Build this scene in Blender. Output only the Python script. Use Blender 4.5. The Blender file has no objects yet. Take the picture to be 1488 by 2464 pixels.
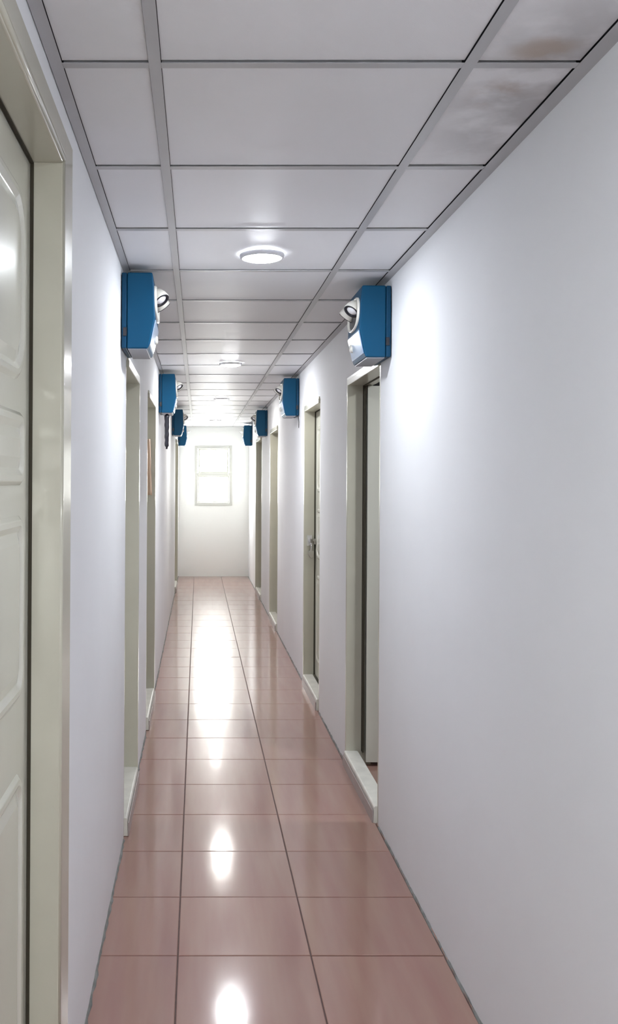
import bpy, bmesh, math, random
from mathutils import Matrix, Vector
random.seed(4)
S = bpy.context.scene
COL = S.collection
PI = math.pi

# ------------------------------------------------------------------ camera
CZ = 1.569; CEIL = 2.439; END = 15.55
cam = bpy.data.cameras.new('camera'); co = bpy.data.objects.new('camera', cam); COL.objects.link(co)
co.location = (0, 0, CZ); co.rotation_euler = (PI/2, 0, 0)
cam.sensor_fit = 'VERTICAL'; cam.sensor_height = 24; cam.sensor_width = 24*1488/2464
cam.lens = 2297/2464*24
cam.shift_x = 267/2464; cam.shift_y = -77/2464
cam.clip_start = .02
S.camera = co
# ------------------------------------------------------------------ light / exposure
LAMP = 155.0            # near lamps' diffuser radiance
LAMP_COL = (.90, .95, 1.0)
SKY = 28.0
BACK = -6.2
S.view_settings.view_transform = 'Standard'; S.view_settings.look = 'None'
S.view_settings.exposure = 0.58; S.view_settings.gamma = 1; S.view_settings.use_curve_mapping = False
w = bpy.data.worlds.new('sky'); S.world = w; w.use_nodes = True
wn = w.node_tree; bgn = wn.nodes['Background']
bgn.inputs[0].default_value = (.98, 1.0, .95, 1); bgn.inputs[1].default_value = SKY
pl = bpy.data.lights.new('window_portal', 'AREA'); pl.shape = 'RECTANGLE'; pl.size = .56; pl.size_y = .92
try: pl.cycles.is_portal = True
except Exception: pass
po = bpy.data.objects.new('window_portal', pl); COL.objects.link(po)
po.location = (.25, END+.13, 1.637); po.rotation_euler = (-PI/2, 0, 0)
pl2 = bpy.data.lights.new('back_fill_portal', 'AREA'); pl2.shape = 'RECTANGLE'; pl2.size = .35; pl2.size_y = 2.05  # portal for the added fill opening behind the camera
try: pl2.cycles.is_portal = True
except Exception: pass
po2 = bpy.data.objects.new('back_fill_portal', pl2); COL.objects.link(po2)
po2.location = (.525, BACK-.13, 1.03); po2.rotation_euler = (PI/2, 0, 0)

# ------------------------------------------------------------------ materials
def nodes_of(name):
    m = bpy.data.materials.new(name); m.use_nodes = True
    return m, m.node_tree, m.node_tree.nodes['Principled BSDF']
def mat(name, col, rough=.5, metal=0, spec=.5, coat=0, bump=0, bscale=40, var=0, vscale=3, bdist=.002, stretch=None):
    m, t, p = nodes_of(name)
    p.inputs['Base Color'].default_value = (*col, 1)
    p.inputs['Roughness'].default_value = rough; p.inputs['Metallic'].default_value = metal
    p.inputs['Specular IOR Level'].default_value = spec
    p.inputs['Coat Weight'].default_value = coat; p.inputs['Coat Roughness'].default_value = .08
    tc = t.nodes.new('ShaderNodeTexCoord'); mp = t.nodes.new('ShaderNodeMapping')
    t.links.new(tc.outputs['Object'], mp.inputs[0])
    if stretch: mp.inputs['Scale'].default_value = stretch
    if var:
        n = t.nodes.new('ShaderNodeTexNoise'); n.inputs['Scale'].default_value = vscale; n.inputs['Detail'].default_value = 5
        t.links.new(mp.outputs[0], n.inputs[0])
        r = t.nodes.new('ShaderNodeMapRange'); r.inputs[1].default_value = .3; r.inputs[2].default_value = .7
        r.inputs[3].default_value = 1-var; r.inputs[4].default_value = 1+var*.3
        t.links.new(n.outputs[0], r.inputs[0])
        h = t.nodes.new('ShaderNodeMix'); h.data_type = 'RGBA'; h.blend_type = 'MULTIPLY'; h.inputs[0].default_value = 1
        h.inputs[6].default_value = (*col, 1); t.links.new(r.outputs[0], h.inputs[7]); t.links.new(h.outputs[2], p.inputs['Base Color'])
    if bump:
        n = t.nodes.new('ShaderNodeTexNoise'); n.inputs['Scale'].default_value = bscale; n.inputs['Detail'].default_value = 4
        t.links.new(mp.outputs[0], n.inputs[0])
        b = t.nodes.new('ShaderNodeBump'); b.inputs['Strength'].default_value = bump; b.inputs['Distance'].default_value = bdist
        t.links.new(n.outputs[0], b.inputs['Height']); t.links.new(b.outputs[0], p.inputs['Normal'])
    return m
def emit(name, col, k):
    m, t, p = nodes_of(name)
    p.inputs['Base Color'].default_value = (.8, .8, .8, 1)
    p.inputs['Emission Color'].default_value = (*col, 1); p.inputs['Emission Strength'].default_value = k
    return m
M = {}
M['wall'] = mat('white_wall_paint', (.885, .89, .915), .7, spec=.15, bump=.25, bscale=9, bdist=.004, var=.03, vscale=1.5)
M['end'] = mat('end_wall_paint', (.89, .89, .86), .55, spec=.3, bump=.15, bscale=12)
M['cream'] = mat('cream_gloss_paint', (.53, .515, .425), .28, coat=.3, bump=.1, bscale=25, var=.05, vscale=6)
M['leaf'] = mat('cream_door_paint', (.68, .675, .59), .22, coat=.5, bump=.12, bscale=8, bdist=.003, var=.04, vscale=2)
M['sill'] = mat('sill_paint', (.74, .72, .66), .3, var=.12, vscale=14, bump=.2)
M['riser'] = mat('riser_floor_tint', (.40, .335, .325), .35, var=.1, vscale=9)  # floor's pinkish reflection put into the riser colour
M['grid'] = mat('ceiling_grid_metal', (.46, .46, .48), .38, metal=.0, var=.04)
M['gap'] = mat('dark_gap', (.05, .05, .06), .8)
M['gap_shade'] = mat('painted_gap_shade', (.035, .029, .016), .8)
M['grout'] = mat('dark_grout', (.16, .10, .09), .7, var=.2, vscale=30)
M['mortar'] = mat('grey_mortar', (.26, .26, .25), .85, var=.4, vscale=18, bump=.5)
M['brown'] = mat('brown_room_floor', (.25, .15, .12), .4, var=.1)
M['blue'] = mat('blue_enamel', (.001, .062, .140), .45, spec=.2, bump=.04, bscale=30)
M['blue_dk'] = mat('dark_blue_enamel', (.001, .045, .105), .45, spec=.2)
M['pale'] = mat('pale_blue_plastic', (.30, .46, .70), .22, coat=.6)
M['white_pl'] = mat('white_plastic', (.78, .76, .70), .3, coat=.3)
M['grey_pl'] = mat('grey_underside', (.30, .31, .36), .4)
M['black'] = mat('black_plastic', (.012, .012, .02), .3)
M['chrome'] = mat('chrome', (.75, .75, .78), .12, metal=1)
M['steel'] = mat('worn_steel', (.45, .43, .38), .35, metal=1)
M['lens'] = mat('lamp_lens', (.9, .9, .95), .08, coat=1)
M['winframe'] = mat('window_frame_paint', (.60, .60, .56), .5)
M['tan'] = mat('tan_reflection', (.72, .54, .42), .8, bump=.4, bscale=60)
M['lamp'] = emit('lamp_diffuser', LAMP_COL, LAMP)
M['lamp_far'] = emit('lamp_diffuser_warm', (1.0, .985, .95), LAMP*1.2)
M['lamp_end'] = emit('lamp_diffuser_end', (1.0, .98, .94), LAMP*.26)
M['fill_near'] = emit('fill_diffuser_near', LAMP_COL, LAMP*2.0)
M['lamp_mid'] = emit('lamp_diffuser_mid', (.95, .97, 1.0), LAMP*1.45)
M['fill_room'] = emit('fill_diffuser_room', LAMP_COL, 260)
M['ring'] = mat('lamp_ring', (.62, .62, .66), .35)
# floor tile: pinkish brown glazed ceramic with faint streaks, gently wavy glaze
def floor_tile():
    m, t, p = nodes_of('pink_brown_glazed_tile'); N = t.nodes; L = t.links
    tc = N.new('ShaderNodeTexCoord')
    mp = N.new('ShaderNodeMapping'); mp.inputs['Scale'].default_value = (9, .9, 1); L.new(tc.outputs['Object'], mp.inputs[0])
    n = N.new('ShaderNodeTexNoise'); n.inputs['Scale'].default_value = 1.6; n.inputs['Detail'].default_value = 3; L.new(mp.outputs[0], n.inputs[0])
    cr = N.new('ShaderNodeValToRGB'); cr.color_ramp.elements[0].position = .3; cr.color_ramp.elements[1].position = .7
    cr.color_ramp.elements[0].color = (.345, .180, .150, 1); cr.color_ramp.elements[1].color = (.385, .232, .185, 1)
    L.new(n.outputs[0], cr.inputs[0])
    at = N.new('ShaderNodeAttribute'); at.attribute_name = 'tone'
    mx = N.new('ShaderNodeMix'); mx.data_type = 'RGBA'; mx.blend_type = 'MULTIPLY'; mx.inputs[0].default_value = 1
    L.new(cr.outputs[0], mx.inputs[6]); L.new(at.outputs['Color'], mx.inputs[7]); L.new(mx.outputs[2], p.inputs['Base Color'])
    p.inputs['Roughness'].default_value = .11; p.inputs['Specular IOR Level'].default_value = .5
    p.inputs['Coat Weight'].default_value = .38; p.inputs['Coat Roughness'].default_value = .32
    n2 = N.new('ShaderNodeTexNoise'); n2.inputs['Scale'].default_value = 6; n2.inputs['Detail'].default_value = 2; L.new(tc.outputs['Object'], n2.inputs[0])
    b = N.new('ShaderNodeBump'); b.inputs['Strength'].default_value = .25; b.inputs['Distance'].default_value = .0015
    L.new(n2.outputs[0], b.inputs['Height']); L.new(b.outputs[0], p.inputs['Normal']); L.new(b.outputs[0], p.inputs['Coat Normal'])
    return m
M['tile'] = floor_tile()
# ceiling tile: vinyl faced panel, fine diagonal weave, brown damp stain of its own shape on the right near tiles
def ceil_tile():
    m, t, p = nodes_of('vinyl_ceiling_panel'); N = t.nodes; L = t.links
    tc = N.new('ShaderNodeTexCoord')
    base = (.80, .80, .83, 1)
    def noise(scale, detail=4, sc=None):
        mp = N.new('ShaderNodeMapping'); L.new(tc.outputs['Object'], mp.inputs[0])
        if sc: mp.inputs['Scale'].default_value = sc
        n = N.new('ShaderNodeTexNoise'); n.inputs['Scale'].default_value = scale; n.inputs['Detail'].default_value = detail
        L.new(mp.outputs[0], n.inputs[0]); return n.outputs[0]
    def blob(cx, cy, rx, ry):                                   # soft ellipse mask 1 inside -> 0
        mp = N.new('ShaderNodeMapping'); mp.vector_type = 'POINT'
        mp.inputs['Location'].default_value = (-cx/rx, -cy/ry, 0); mp.inputs['Scale'].default_value = (1/rx, 1/ry, 0)
        L.new(tc.outputs['Object'], mp.inputs[0])
        ln = N.new('ShaderNodeVectorMath'); ln.operation = 'LENGTH'; L.new(mp.outputs[0], ln.inputs[0])
        r = N.new('ShaderNodeMapRange'); r.interpolation_type = 'SMOOTHSTEP'
        r.inputs[1].default_value = .2; r.inputs[2].default_value = 1; r.inputs[3].default_value = 1; r.inputs[4].default_value = 0
        L.new(ln.outputs['Value'], r.inputs[0]); return r.outputs[0]
    def ramp(x, a, b):
        r = N.new('ShaderNodeMapRange'); r.inputs[1].default_value = a; r.inputs[2].default_value = b; L.new(x, r.inputs[0]); return r.outputs[0]
    def mul(a, b):
        q = N.new('ShaderNodeMath'); q.operation = 'MULTIPLY'
        for i, v in enumerate((a, b)):
            if isinstance(v, float): q.inputs[i].default_value = v
            else: L.new(v, q.inputs[i])
        return q.outputs[0]
    def mix(fac, c1, c2):
        q = N.new('ShaderNodeMix'); q.data_type = 'RGBA'; L.new(fac, q.inputs[0])
        for i, v in ((6, c1), (7, c2)):
            if isinstance(v, tuple): q.inputs[i].default_value = v
            else: L.new(v, q.inputs[i])
        return q.outputs[2]
    c = mix(mul(ramp(noise(2.2), .35, .7), .35), base, (.74, .74, .765, 1))
    grey = mul(mul(blob(.74, 2.15, .24, .65), ramp(noise(7), .38, .6)), .55)
    c = mix(grey, c, (.30, .29, .30, 1))
    c = mix(mul(blob(.705, 1.94, .10, .09), mul(ramp(noise(11), .35, .55), .7)), c, (.42, .33, .26, 1))
    c = mix(mul(mul(blob(.69, 2.16, .10, .12), ramp(noise(13), .42, .6)), .6), c, (.42, .34, .30, 1))
    L.new(c, p.inputs['Base Color'])
    p.inputs['Roughness'].default_value = .46; p.inputs['Specular IOR Level'].default_value = .26
    mp = N.new('ShaderNodeMapping'); mp.inputs['Rotation'].default_value = (0, 0, .7); L.new(tc.outputs['Object'], mp.inputs[0])
    wv = N.new('ShaderNodeTexWave'); wv.inputs['Scale'].default_value = 75; wv.inputs['Distortion'].default_value = 1.2; wv.inputs['Detail'].default_value = 1
    L.new(mp.outputs[0], wv.inputs[0])
    b = N.new('ShaderNodeBump'); b.inputs['Strength'].default_value = .12; b.inputs['Distance'].default_value = .0008
    L.new(wv.outputs['Fac'], b.inputs['Height'])
    b2 = N.new('ShaderNodeBump'); b2.inputs['Strength'].default_value = .3; b2.inputs['Distance'].default_value = .004
    L.new(noise(5, 2), b2.inputs['Height']); L.new(b.outputs[0], b2.inputs['Normal']); L.new(b2.outputs[0], p.inputs['Normal'])
    return m
M['ceil'] = ceil_tile()
def glass():
    m, t, p = nodes_of('window_glass'); N = t.nodes; L = t.links
    tr = N.new('ShaderNodeBsdfTransparent'); gl = N.new('ShaderNodeBsdfGlossy'); gl.inputs['Roughness'].default_value = .03
    mx = N.new('ShaderNodeMixShader'); mx.inputs[0].default_value = .08
    L.new(tr.outputs[0], mx.inputs[1]); L.new(gl.outputs[0], mx.inputs[2])
    L.new(mx.outputs[0], N['Material Output'].inputs['Surface']); return m
M['glass'] = glass()

# ------------------------------------------------------------------ helpers
def box(bm, x0, x1, y0, y1, z0, z1, mi=0):
    if x0 > x1: x0, x1 = x1, x0
    if y0 > y1: y0, y1 = y1, y0
    v = [bm.verts.new((x, y, z)) for x in (x0, x1) for y in (y0, y1) for z in (z0, z1)]
    for f in ((0,1,3,2), (4,6,7,5), (0,4,5,1), (2,3,7,6), (0,2,6,4), (1,5,7,3)):
        fc = bm.faces.new([v[i] for i in f]); fc.material_index = mi
    return v
def prism(bm, prof, y0, y1, flip=False):
    """closed profile [(x,z)...] extruded along y"""
    a = [bm.verts.new((x, y0, z)) for x, z in prof]; b = [bm.verts.new((x, y1, z)) for x, z in prof]
    n = len(prof); bm.faces.new(a); bm.faces.new(b[::-1])
    for i in range(n):
        j = (i+1) % n; bm.faces.new((a[j], a[i], b[i], b[j]))
def lathe(bm, prof, seg=40, mtx=Matrix()):
    """prof [(r,h)...] about local z"""
    rings = []
    for r, h in prof:
        if r < 1e-6: rings.append([bm.verts.new(mtx @ Vector((0, 0, h)))])
        else: rings.append([bm.verts.new(mtx @ Vector((r*math.cos(2*PI*k/seg), r*math.sin(2*PI*k/seg), h))) for k in range(seg)])
    for A, B in zip(rings, rings[1:]):
        for k in range(seg):
            q = [A[k % len(A)], A[(k+1) % seg % len(A)], B[(k+1) % seg % len(B)], B[k % len(B)]]
            q = list(dict.fromkeys(q))
            if len(q) > 2: bm.faces.new(q)
def tube(bm, pts, r, seg=10):
    rings = []
    for i, p in enumerate(pts):
        p = Vector(p); d = (Vector(pts[min(i+1, len(pts)-1)]) - Vector(pts[max(i-1, 0)])).normalized()
        u = d.orthogonal().normalized() if abs(d.x) > .9 else d.cross(Vector((1, 0, 0))).normalized(); v = d.cross(u)
        rr = r[i] if isinstance(r, (list, tuple)) else r
        rings.append([bm.verts.new(p + rr*(u*math.cos(2*PI*k/seg) + v*math.sin(2*PI*k/seg))) for k in range(seg)])
    for A, B in zip(rings, rings[1:]):
        for k in range(seg): bm.faces.new((A[k], A[(k+1) % seg], B[(k+1) % seg], B[k]))
    bm.faces.new(rings[0][::-1]); bm.faces.new(rings[-1])
def obj(name, bm, m, parent=None, bevel=0, smooth=False, seg=2):
    bmesh.ops.recalc_face_normals(bm, faces=bm.faces[:])
    me = bpy.data.meshes.new(name); bm.to_mesh(me); bm.free()
    for x in (m if isinstance(m, (list, tuple)) else [m]): me.materials.append(x)
    o = bpy.data.objects.new(name, me); COL.objects.link(o)
    if parent: o.parent = parent
    if bevel:
        b = o.modifiers.new('bevel', 'BEVEL'); b.width = bevel; b.segments = seg; b.limit_method = 'ANGLE'; b.angle_limit = .5
        b.harden_normals = False
    if smooth:
        for f in me.polygons: f.use_smooth = True
    return o
def tag(o, label, cat, group=None, kind=None):
    o['label'] = label; o['category'] = cat
    if group: o['group'] = group
    if kind: o['kind'] = kind
    return o
LEAN = .0055                                                   # the side walls stand slightly out of plumb
R = Matrix.Rotation(LEAN, 4, 'Y')
def lean(o, loc=(0, 0, 0)): o.matrix_world = R @ Matrix.Translation(loc); return o
def root(name, loc, leaning=True):
    o = bpy.data.objects.new(name, None); COL.objects.link(o); o.empty_display_size = .1
    if leaning: lean(o, loc)
    else: o.location = loc
    return o
XL, XR = -.326, .819
T = .14                                                        # wall thickness

# ------------------------------------------------------------------ floor
bm = bmesh.new()
box(bm, -2.6, 3.2, BACK, END, -.12, -.006, 1)
tone = bm.loops.layers.float_color.new('tone')
xs = [-.947, -.507, -.067, .3728, .8128, 1.2528]
g = .0022
n0 = -18
for i in range(len(xs)-1):
    for n in range(n0, 29):
        ya, yb = 3.150+.4425*n+g, 3.150+.4425*(n+1)-g
        yb = min(yb, END)
        if ya > END-.05: continue
        xa, xb = xs[i]+g, xs[i+1]-g
        tx, ty = random.gauss(0, .0007), random.gauss(0, .0009)
        tv = 1+random.gauss(0, .02)
        c = .0022
        cx, cy = (xa+xb)/2, (ya+yb)/2
        def z(x, y): return (x-cx)*tx+(y-cy)*ty
        outer = [(xa, ya), (xb, ya), (xb, yb), (xa, yb)]; inner = [(xa+c, ya+c), (xb-c, ya+c), (xb-c, yb-c), (xa+c, yb-c)]
        vo = [bm.verts.new((x, y, z(x, y)-.0016)) for x, y in outer]; vi = [bm.verts.new((x, y, z(x, y))) for x, y in inner]
        vb = [bm.verts.new((x, y, -.008)) for x, y in outer]
        fs = [bm.faces.new(vi)]
        for k in range(4):
            j = (k+1) % 4
            fs.append(bm.faces.new((vo[k], vo[j], vi[j], vi[k]))); fs.append(bm.faces.new((vb[k], vb[j], vo[j], vo[k])))
        for f in fs:
            for l in f.loops: l[tone] = (tv, tv, tv, 1)
tag(obj('floor', bm, [M['tile'], M['grout']]), 'glossy pinkish brown ceramic tile floor of the corridor', 'floor', kind='structure')

# ------------------------------------------------------------------ ceiling panels and grid
bm = bmesh.new()
bars_x = [-.0904, .5694]; cross = [1.992+.6585*n for n in range(-10, 21)]
cx_ = [-.2834, bars_x[0], bars_x[1], .7962]
for i in range(3):
    for a, b in zip([BACK]+cross, cross+[END]):
        if b > END+.01 or a > END: b = min(b, END)
        if b-a < .05: continue
        dz = random.uniform(0, .0012)
        x0, x1, y0, y1 = cx_[i]+(.0138 if i else 0), cx_[i+1]-(.0138 if i < 2 else 0), a+.018, b-.003
        box(bm, x0, x1, y0, y1, CEIL+.004+dz, CEIL+.018)
box(bm, -.36, .88, BACK, END, CEIL+.018, CEIL+.03, 1)
tag(obj('ceiling', bm, [M['ceil'], M['gap']]), 'white vinyl faced suspended ceiling panels with a brown damp stain', 'ceiling', kind='structure')
bm = bmesh.new()
for x in bars_x: box(bm, x-.0128, x+.0128, BACK, END, CEIL-.0004, CEIL+.0008)
for y in cross:
    if y > END: continue
    for a, b in ((-.284, bars_x[0]-.0130), (bars_x[0]+.0130, bars_x[1]-.0130), (bars_x[1]+.0130, .797)):
        box(bm, a, b, y, y+.025, CEIL+.0, CEIL+.0010)
tag(obj('trim_1', bm, M['grid']), 'grey metal tee bar grid holding the ceiling panels', 'ceiling grid', kind='structure')
bm = bmesh.new(); prism(bm, [(-.3102, CEIL-.001), (-.284, CEIL-.001), (-.284, CEIL+.0), (-.3102, CEIL+.0)], BACK, END)
tag(obj('trim_2', bm, M['grid']), 'grey metal edge angle where the ceiling meets the left wall', 'ceiling trim', kind='structure')
bm = bmesh.new(); prism(bm, [(.797, CEIL-.001), (.88, CEIL-.001), (.88, CEIL), (.797, CEIL)], BACK, END)
tag(obj('trim_3', bm, M['grid']), 'grey metal edge angle where the ceiling meets the right wall', 'ceiling trim', kind='structure')
bm = bmesh.new(); box(bm, -2.6, 3.2, BACK, END+.14, 2.50, 2.62)
tag(obj('ceiling', bm, M['wall']), 'concrete slab hidden above the suspended ceiling', 'ceiling', kind='structure')

# ------------------------------------------------------------------ walls
#            y0    y1    clear top   (clear openings)
LEFT = [(1.22, 2.205, 2.300), (4.20, 4.95, 2.065), (5.98, 6.83, 2.085), (13.25, 14.1, 2.09)]
RIGHT = [(4.37, 5.27, 2.095), (6.50, 7.34, 2.098), (9.92, 10.82, 2.098), (12.45, 13.35, 2.098)]
def wall(name, x0, s, ops, label):
    bm = bmesh.new(); xa, xb = x0, x0+s*T
    ys = BACK
    J = .03
    for (a, b, zt) in ops:
        box(bm, xa, xb, ys, a-J, -.02, 2.505); box(bm, xa, xb, a-J, b+J, zt+J, 2.505); ys = b+J
    box(bm, xa, xb, ys, END+.01, -.02, 2.505)
    tag(lean(obj(name, bm, M['wall'])), label, 'wall', kind='structure')
wall('wall_left', XL, -1, LEFT, 'white painted left wall of the corridor')
wall('wall_right', XR, 1, RIGHT, 'white painted right wall of the corridor')
bm = bmesh.new()
WX0, WX1, WZ0, WZ1 = -.03+.0, .545, 1.165, 2.115
WX0, WX1 = .25-.29, .25+.29
box(bm, -2.6, WX0, END, END+.14, -.1, 2.505); box(bm, WX1, 3.2, END, END+.14, -.1, 2.505)
box(bm, WX0, WX1, END, END+.14, -.1, WZ0); box(bm, WX0, WX1, END, END+.14, WZ1, 2.505)
tag(obj('wall_end', bm, M['end']), 'pale end wall of the corridor around the small window', 'wall', kind='structure')
bm = bmesh.new(); box(bm, -2.6, .35, BACK-.14, BACK, -.1, 2.505); box(bm, .7, 3.2, BACK-.14, BACK, -.1, 2.505); box(bm, .35, .7, BACK-.14, BACK, 2.06, 2.505)  # opening added behind the camera so skylight fills the near end
tag(obj('wall_back', bm, M['wall']), 'white wall behind the camera around an opening added to let fill light in', 'wall', kind='structure')
for nm, a, lb in (('wall_outer_left', (-2.74, -2.6, BACK-.14, END+.14), 'outer wall of the rooms left of the corridor'),
                  ('wall_outer_right', (3.2, 3.34, BACK-.14, END+.14), 'outer wall of the rooms right of the corridor')):
    bm = bmesh.new(); box(bm, *a, -.1, 2.62); tag(obj(nm, bm, M['wall']), lb, 'wall', kind='structure')
# rough mortar line where walls meet the floor
def mortar(name, x0, s, ops, label):
    bm = bmesh.new(); ys = -1.0; segs = []
    for (a, b, zt) in ops: segs.append((ys, a-.05)); ys = b+.05
    segs.append((ys, END))
    for a, b in segs:
        n = max(2, int((b-a)/.035)); prev = None
        for k in range(n+1):
            y = a+(b-a)*k/n; wd = .004+.007*random.random()**1.5; hh = .004+.007*random.random()
            cur = [bm.verts.new((x0+s*.004, y, -.004)), bm.verts.new((x0-s*wd, y, -.002)), bm.verts.new((x0-s*wd*.8, y, .002)), bm.verts.new((x0-s*.0015, y, hh)), bm.verts.new((x0+s*.004, y, hh))]
            if prev:
                for q in range(4): bm.faces.new((prev[q], prev[q+1], cur[q+1], cur[q]))
            prev = cur
    tag(lean(obj(name, bm, M['mortar'])), label, 'skirting', kind='structure')
mortar('baseboard_left', XL, -1, LEFT, 'thin grey mortar line along the foot of the left wall')
mortar('baseboard_right', XR, 1, RIGHT, 'thin grey mortar line along the foot of the right wall')

# ------------------------------------------------------------------ doors
def panelled_leaf(W, z0, z1, th, panels, groove=.012):
    """leaf lying in the local yz plane, face towards -d (d is +x); panels (y0,y1,za,zb,r) with a raised rounded field"""
    bm = bmesh.new(); box(bm, 0, th, 0, W, z0, z1)
    def rr(y0, y1, za, zb, r, x, n=8):
        out = []
        for (cy, cz, a0) in ((y1-r, zb-r, 0), (y0+r, zb-r, PI/2), (y0+r, za+r, PI), (y1-r, za+r, 1.5*PI)):
            for k in range(n+1):
                a = a0+PI/2*k/n; out.append(bm.verts.new((x, cy+r*math.cos(a), cz+r*math.sin(a))))
        return out
    for (y0, y1, za, zb, r) in panels:
        e = [0, .010, .022, .036, .060]; h = [.0004, -.0075, -.0075, .000, -.006]
        rings = [rr(y0+q, y1-q, za+q, zb-q, max(r-q*.6, .004), hh) for q, hh in zip(e, h)]
        for A, B in zip(rings, rings[1:]):
            for k in range(len(A)): j = (k+1) % len(A); bm.faces.new((A[k], A[j], B[j], B[k]))
        bm.faces.new(rings[-1])
    return bm
def door(n, x0, s, y0, y1, zt, label, rec=.085, case=.045, prot=.012, sill=.08, open_in=False, wide=False):
    d = lambda v: s*v
    r = root('door_%d' % n, (x0, y0, 0)); tag(r, label, 'door', kind='structure')
    Wd = y1-y0
    bm = bmesh.new(); J = .03; D = T-.005
    box(bm, d(-prot if wide else .001), d(D), -J, 0, 0, zt+J); box(bm, d(-prot), d(D), Wd, Wd+J, 0, zt+J); box(bm, d(-prot), d(D), 0, Wd, zt, zt+J)
    # stop behind the leaf
    if not open_in:
        box(bm, d(rec+.053), d(D), .0, .006, 0, zt)
    obj('frame', bm, M['cream'], r, bevel=.003)
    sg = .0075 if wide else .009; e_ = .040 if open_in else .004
    bm = bmesh.new(); box(bm, d(rec), d(rec+sg), Wd-e_, Wd+.001, sill, zt); box(bm, d(rec), d(rec+sg), 0, Wd-e_, zt-.004, zt+.001)  # dark strips paint the shade in the gap between jamb and leaf
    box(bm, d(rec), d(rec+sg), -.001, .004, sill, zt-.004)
    obj('gap_shade', bm, M['gap_shade'], r)['label'] = 'dark strips painting the gap shade around the leaf'
    bm = bmesh.new()
    if not wide:
        box(bm, d(-prot+.003), d(0), Wd+J, Wd+case, 0, zt+case)
        box(bm, d(-prot+.003), d(0), 0, Wd+J, zt+J, zt+case)
    else:
        for a, b in ((-.16, -J), (Wd+J, Wd+.16)): box(bm, d(-.002), d(0), a, b, .0, zt+.085)
        box(bm, d(-.002), d(0), -J, Wd+J, zt+J, zt+.085)
    obj('casing', bm, M['cream'], r, bevel=.002)
    if wide:                                                  # rounded bead around the opening
        bm = bmesh.new()
        tube(bm, [(d(0), Wd+.007, .0), (d(0), Wd+.007, zt+.012)], .006)
        tube(bm, [(d(0), Wd+.007, zt+.012), (d(0), -.1, zt+.012)], .008)
        obj('bead', bm, M['cream'], r, smooth=True)
    if sill:
        bm = bmesh.new()
        prism(bm, [(d(-.016), 0), (d(-.014), sill-.006), (d(-.008), sill), (d(.062), sill), (d(.062), 0)], 0, Wd)
        obj('threshold', bm, M['sill'], r, bevel=.002)
        bm = bmesh.new(); box(bm, d(-.0215), d(-.0162), .002, Wd-.002, 0, sill-.022); obj('riser', bm, M['riser'], r)['label'] = 'riser below the sill, floor reflection painted in mauve'
    gp = .006; zb = (sill+.004) if (sill and not open_in) else .028
    P = [(.11, Wd-.11-.012, 1.48, zt-.12, .05), (.11, Wd-.11-.012, .98, 1.36, .05), (.11, Wd-.11-.012, .20, .86, .05)]
    if wide:
        P = [(.09, Wd-.09, 1.78, zt-.10, .10), (.09, Wd-.09, 1.555, 1.715, .035), (.09, Wd-.09, 1.09, 1.49, .05), (.09, Wd-.09, .13, .93, .06)]
    bm = panelled_leaf(Wd-2*gp, zb, zt-.005, .038, P)
    if s < 0: bmesh.ops.scale(bm, vec=(-1, 1, 1), verts=bm.verts)
    lf = obj('leaf', bm, M['leaf'], r, bevel=.002)
    if open_in:                                              # hinged at the far jamb, swung in about 88 degrees
        for v in lf.data.vertices:
            x, y, z = v.co; v.co = (d(.094)+(Wd-gp-y), Wd-.006-.038+x*s, z)
    else: lf.location = (d(rec+sg), gp, 0)
    return r, lf
D1, lf1 = door(1, XL, -1, *LEFT[0], 'cream panelled door nearest the camera on the left', rec=.066, sill=0, wide=True, prot=.001)
D2, lf2 = door(2, XL, -1, *LEFT[1], 'cream doorway under the nearest blue box on the left wall', rec=.075)
D3, lf3 = door(3, XL, -1, *LEFT[2], 'cream doorway on the left wall with a tan painted reflection in it', rec=.075)
D4, lf4 = door(4, XL, -1, *LEFT[3], 'farthest doorway on the left wall, next to the end wall', prot=.022)
D5, lf5 = door(5, XR, 1, *RIGHT[0], 'nearest right doorway with its cream door standing open inward', open_in=True, rec=.08, prot=.004)
D6, lf6 = door(6, XR, 1, *RIGHT[1], 'closed cream door on the right wall with hasp and padlock', rec=.068)
D7, lf7 = door(7, XR, 1, *RIGHT[2], 'third doorway along the right wall, beyond the padlocked door', rec=.08)
D8, lf8 = door(8, XR, 1, *RIGHT[3], 'farthest doorway on the right wall, by the end wall', prot=.02)
# hasp + padlock on door 6 (latch side at the far jamb)
bm = bmesh.new(); Wd = RIGHT[1][1]-RIGHT[1][0]
box(bm, .062, .0675, Wd-.10, Wd-.015, 1.085, 1.125); lathe(bm, [(0, -.012), (.012, -.012), (.016, -.006), (.016, 0)], 20, Matrix.Translation((.052, Wd-.022, 1.105)) @ Matrix.Rotation(-PI/2, 4, 'Y'))
tube(bm, [(.046, Wd-.022, 1.09), (.046, Wd-.022, 1.12)], .006)
obj('hasp', bm, M['steel'], D6, bevel=.001)['label'] = 'worn steel hasp'
bm = bmesh.new(); box(bm, .012, .05, Wd-.001, Wd-.006, 1.07, 1.15); tube(bm, [(.03, Wd-.004, 1.13), (.03, Wd-.018, 1.12), (.03, Wd-.03, 1.09)], .005)
obj('staple', bm, M['chrome'], D6)['label'] = 'chrome staple plate on the jamb'
pk = root('padlock', (XR+.040, RIGHT[1][0]+Wd-.035, .975))
tag(pk, 'small grey padlock hanging from the hasp of the second right door', 'padlock')
bm = bmesh.new(); prism(bm, [(-.022, .03), (-.022, .055), (-.008, .060), (.012, .060), (.020, .05), (.016, .01), (0, .0), (-.012, .008)], -.03, .012)
obj('body', bm, M['steel'], pk, bevel=.004)
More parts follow.
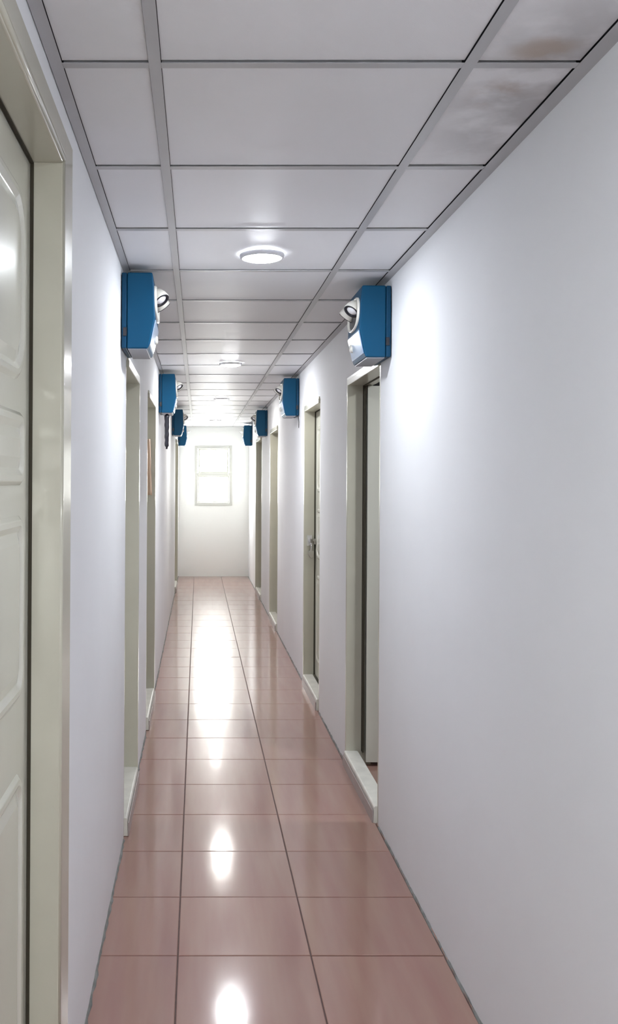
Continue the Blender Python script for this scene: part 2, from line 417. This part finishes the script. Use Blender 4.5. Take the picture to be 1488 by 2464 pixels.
bm = bmesh.new(); tube(bm, [(0, -.024, .055)]+[(0, -.009-.015*math.cos(a), .09+.015*math.sin(a)) for a in [PI*k/8 for k in range(9)]]+[(0, .006, .055)], .0035)
obj('shackle', bm, M['chrome'], pk, smooth=True)

# tan sheet standing in for a warm reflection on left doorway 3's far jamb
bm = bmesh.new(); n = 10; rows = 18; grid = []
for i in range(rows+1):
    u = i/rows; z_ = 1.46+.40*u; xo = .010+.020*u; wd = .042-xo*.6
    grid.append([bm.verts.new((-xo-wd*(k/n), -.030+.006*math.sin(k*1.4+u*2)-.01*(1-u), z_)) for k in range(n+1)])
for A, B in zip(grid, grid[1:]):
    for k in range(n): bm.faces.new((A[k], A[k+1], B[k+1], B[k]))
cl = obj('warm_reflection', bm, M['tan'], smooth=True); sm = cl.modifiers.new('thick', 'SOLIDIFY'); sm.thickness = .004
lean(cl, (XL, LEFT[2][1], 0)); tag(cl, 'tan sheet painting a warm reflection inside the second doorway of the left wall', 'painted reflection')

# ------------------------------------------------------------------ window
wr = root('window_1', (.25, END, WZ0), False); tag(wr, 'small two part window with white glare in the end wall', 'window', kind='structure')
H = WZ1-WZ0
bm = bmesh.new(); hw = .29
box(bm, -hw-.012, -hw+.032, -.014, .10, -.012, H+.012); box(bm, hw-.032, hw+.012, -.014, .10, -.012, H+.012)
box(bm, -hw+.032, hw-.032, -.014, .10, -.012, .035); box(bm, -hw+.032, hw-.032, -.014, .10, H-.035, H+.012)
box(bm, -hw+.03, hw-.03, .0, .09, .475, .515)
obj('window_frame', bm, M['winframe'], wr, bevel=.004)
for (w2, za, zb) in ((.245, .515, H-.035), (.260, .035, .475)):
    bm = bmesh.new(); t_ = .022 if w2 > .25 else .026
    box(bm, -w2, -w2+t_, .02, .06, za, zb); box(bm, w2-t_, w2, .02, .06, za, zb); box(bm, -w2+t_, w2-t_, .02, .06, za, za+t_); box(bm, -w2+t_, w2-t_, .02, .06, zb-t_, zb)
    sa = obj('sash', bm, M['winframe'], wr, bevel=.002)
    bm = bmesh.new(); box(bm, -w2+t_, w2-t_, .038, .042, za+t_, zb-t_); obj('pane', bm, M['glass'], sa)
for sx in (-1, 1):
    bm = bmesh.new(); box(bm, sx*.235, sx*.30, -.05, -.012, .47, .52); obj('stay_bracket', bm, M['winframe'], wr, bevel=.005)

# ------------------------------------------------------------------ ceiling lamps
def lamp(x, y, r, m, label):
    o = root('ceiling_light', (x, y, CEIL-.001 if x < .8 else 2.497), False); tag(o, label, 'ceiling light', 'round lamps along the corridor ceiling')
    bm = bmesh.new(); lathe(bm, [(r*.86, -.0125), (r*.90, -.014), (r*.97, -.011), (r, -.004), (r, .003), (r*.86, .003)], 56); obj('rim', bm, M['ring'], o, smooth=True)
    bm = bmesh.new(); lathe(bm, [(0, -.024), (r*.3, -.0235), (r*.55, -.021), (r*.75, -.017), (r*.86, -.011), (r*.86, .0)], 56); obj('diffuser', bm, m, o, smooth=True)
lamp(.247, .45, .086, M['fill_near'], 'unseen fill lamp added on the ceiling above the camera')  # unseen lamp added to brighten the near end
lamp(.247, 3.69, .086, M['lamp'], 'round white ceiling lamp nearest the camera')
lamp(.243, 7.12, .086, M['lamp_mid'], 'second round ceiling lamp from the camera, smaller and farther along')
lamp(.250, 10.2, .086, M['lamp_far'], 'third round ceiling lamp down the corridor')
lamp(.250, 13.85, .086, M['lamp_end'], 'farthest round ceiling lamp, near the end wall')

lamp(1.75, 4.35, .086, M['fill_room'], 'unseen fill lamp added in the room behind the open door')  # unseen lamp added to light the open door leaf
# ------------------------------------------------------------------ blue emergency lights
ZB, HB, LB = 2.100, .308, .32
PROF = [(0, .0), (.084, .0), (.090, .012), (.113, .125), (.108, .25), (.102, .308), (0, .308)]       # (depth, height)
def elight(s, y, label, cord=None):
    x0 = XR if s > 0 else XL
    r = root('emergency_light', (x0, y, ZB)); tag(r, label, 'emergency light', 'blue emergency lights along both walls')
    X = lambda v: -s*v
    G = .004
    bm = bmesh.new(); prism(bm, [(X(G+.022+a*(1-.0)) if a else X(G+.022), b) for a, b in [(max(0, p-.0), q) for p, q in PROF]], 0, LB)
    obj('housing', bm, M['blue'], r, bevel=.006, seg=3)
    bm = bmesh.new(); box(bm, X(G), X(G+.0205), .0, LB, .001, .307); obj('back_plate', bm, M['blue_dk'], r, bevel=.004)['label'] = 'dark blue back plate'
    bm = bmesh.new(); box(bm, X(-.003), X(G), .06, LB-.06, .06, .28); obj('bracket', bm, M['grey_pl'], r)
    bm = bmesh.new(); box(bm, X(G+.006), X(G+.022), -.004, .0025, .05, .085); obj('catch', bm, M['black'], r, bevel=.002)
    O = G+.022
    # underside tray
    bm = bmesh.new(); box(bm, X(O+.004), X(O+.080), .008, LB-.008, -.004, .0); obj('underside', bm, M['grey_pl'], r)['label'] = 'grey underside panel'
    # pale lower front panel, following the slant of the housing
    def front(z):
        for (a, za), (b, zb) in zip(PROF[1:-1], PROF[2:-1]):
            if za <= z <= zb: return a+(b-a)*(z-za)/(zb-za)
        return .102
    bm = bmesh.new()
    prism(bm, [(X(O+front(.016)+.0002), .016), (X(O+front(.016)+.004), .018), (X(O+front(.118)+.005), .116), (X(O+front(.118)+.0002), .118)], .012, LB-.012)
    obj('front_panel', bm, M['pale'], r, bevel=.002)['label'] = 'pale blue glossy lower front panel'
    bm = bmesh.new(); lathe(bm, [(0, .016), (.014, .015), (.019, .009), (.020, 0)], 24, Matrix.Translation((X(O+.100), LB-.07, .07)) @ Matrix.Rotation(-s*PI/2, 4, 'Y')); obj('test_button', bm, M['white_pl'], r, smooth=True)
    # recessed lamp tray: white bezel with dark inside
    bm = bmesh.new(); N = 40; cy, cz, ry, rz = LB/2, .205, .140, .072
    rings = []
    for (k, dx) in ((1.0, -.002), (1.0, .006), (.95, .010), (.88, .008), (.86, .001)):
        ring = []
        for i in range(N):
            a = 2*PI*i/N; ca, sa = math.cos(a), math.sin(a); q = 2.6
            yy = cy+k*ry*math.copysign(abs(ca)**(2/q), ca); zz = cz+k*rz*math.copysign(abs(sa)**(2/q), sa)
            ring.append(bm.verts.new((X(O+front(zz)+dx), yy, zz)))
        rings.append(ring)
    for A, B in zip(rings, rings[1:]):
        for k in range(N): bm.faces.new((A[k], A[(k+1) % N], B[(k+1) % N], B[k]))
    obj('bezel', bm, M['white_pl'], r, smooth=True)
    bm = bmesh.new(); ring = []
    for i in range(N):
        a = 2*PI*i/N; ca, sa = math.cos(a), math.sin(a)
        yy = cy+.86*ry*math.copysign(abs(ca)**.77, ca); zz = cz+.86*rz*math.copysign(abs(sa)**.77, sa); ring.append(bm.verts.new((X(O+front(zz)+.0016), yy, zz)))
    c0 = bm.verts.new((X(O+front(cz)+.0016), cy, cz))
    for k in range(N): bm.faces.new((ring[k], ring[(k+1) % N], c0))
    obj('lamp_tray', bm, M['black'], r)['label'] = 'black recess behind the lamp heads'
    # two swivel lamp heads, aimed down and out
    for yy in (.088, LB-.088):
        aim = Vector((X(.55), (-.35 if yy < .16 else .35), -.75)).normalized()
        mt = Matrix.Translation((X(O+.124), yy, .225)) @ aim.to_track_quat('Z', 'Y').to_matrix().to_4x4()
        bm = bmesh.new(); lathe(bm, [(0, -.030), (.016, -.029), (.028, -.020), (.035, .0), (.037, .020), (.034, .022)], 32, mt); h = obj('lamp_head', bm, M['white_pl'], r, smooth=True)
        bm = bmesh.new(); lathe(bm, [(.034, .0205), (.035, .024), (.026, .023), (.024, .018), (.034, .0205)], 32, mt); obj('ring', bm, M['black'], h, smooth=True)
        bm = bmesh.new(); lathe(bm, [(.0245, .018), (.018, .023), (.008, .026), (0, .0265)], 32, mt); obj('lens', bm, M['lens'], h, smooth=True)
        bm = bmesh.new(); tube(bm, [(X(O+.100), yy, .235), (X(O+.120), yy, .240)], .010); obj('swivel', bm, M['black'], r, smooth=True)
    if cord == 'thin':
        bm = bmesh.new(); tube(bm, [(X(.012), .006, .01), (X(.008), .0, -.02), (X(.006), -.018, -.05), (X(.006), -.016, -.075), (X(.006), -.008, -.10)], .003); obj('power_cord', bm, M['black'], r, smooth=True)
    return r
elight(1, 4.09, 'nearest blue emergency light on the right wall, above the open doorway')
elight(1, 7.82, 'second blue emergency light on the right wall, with a thin dark cord below', cord='thin')
elight(1, 11.4, 'third blue emergency light along the right wall')
elight(1, 14.6, 'farthest blue emergency light on the right wall, beside the end window')
elight(-1, 3.86, 'nearest and largest blue emergency light on the left wall')
elight(-1, 7.55, 'second blue emergency light on the left wall, dark strap hanging below')
elight(-1, 11.35, 'third blue emergency light on the left wall, half hiding the farthest')
elight(-1, 14.75, 'farthest blue emergency light on the left wall, partly hidden')
# dark strap hanging under the second left light
bm = bmesh.new(); pts = []; rad = []
for k in range(22):
    u = k/21; pts.append((.001*math.sin(k*1.7), .002*math.sin(k*1.3), -.28*u)); rad.append(.020*(1-.2*u)*(1+.06*math.sin(k*1.1)) if 0 < k < 20 else .008)
tube(bm, pts, rad, 14)
st = obj('hanging_strap', bm, M['black'], smooth=True); lean(st, (XL+.066, 7.60, ZB-.006)); tag(st, 'black bundled strap hanging below the second left blue light', 'strap')
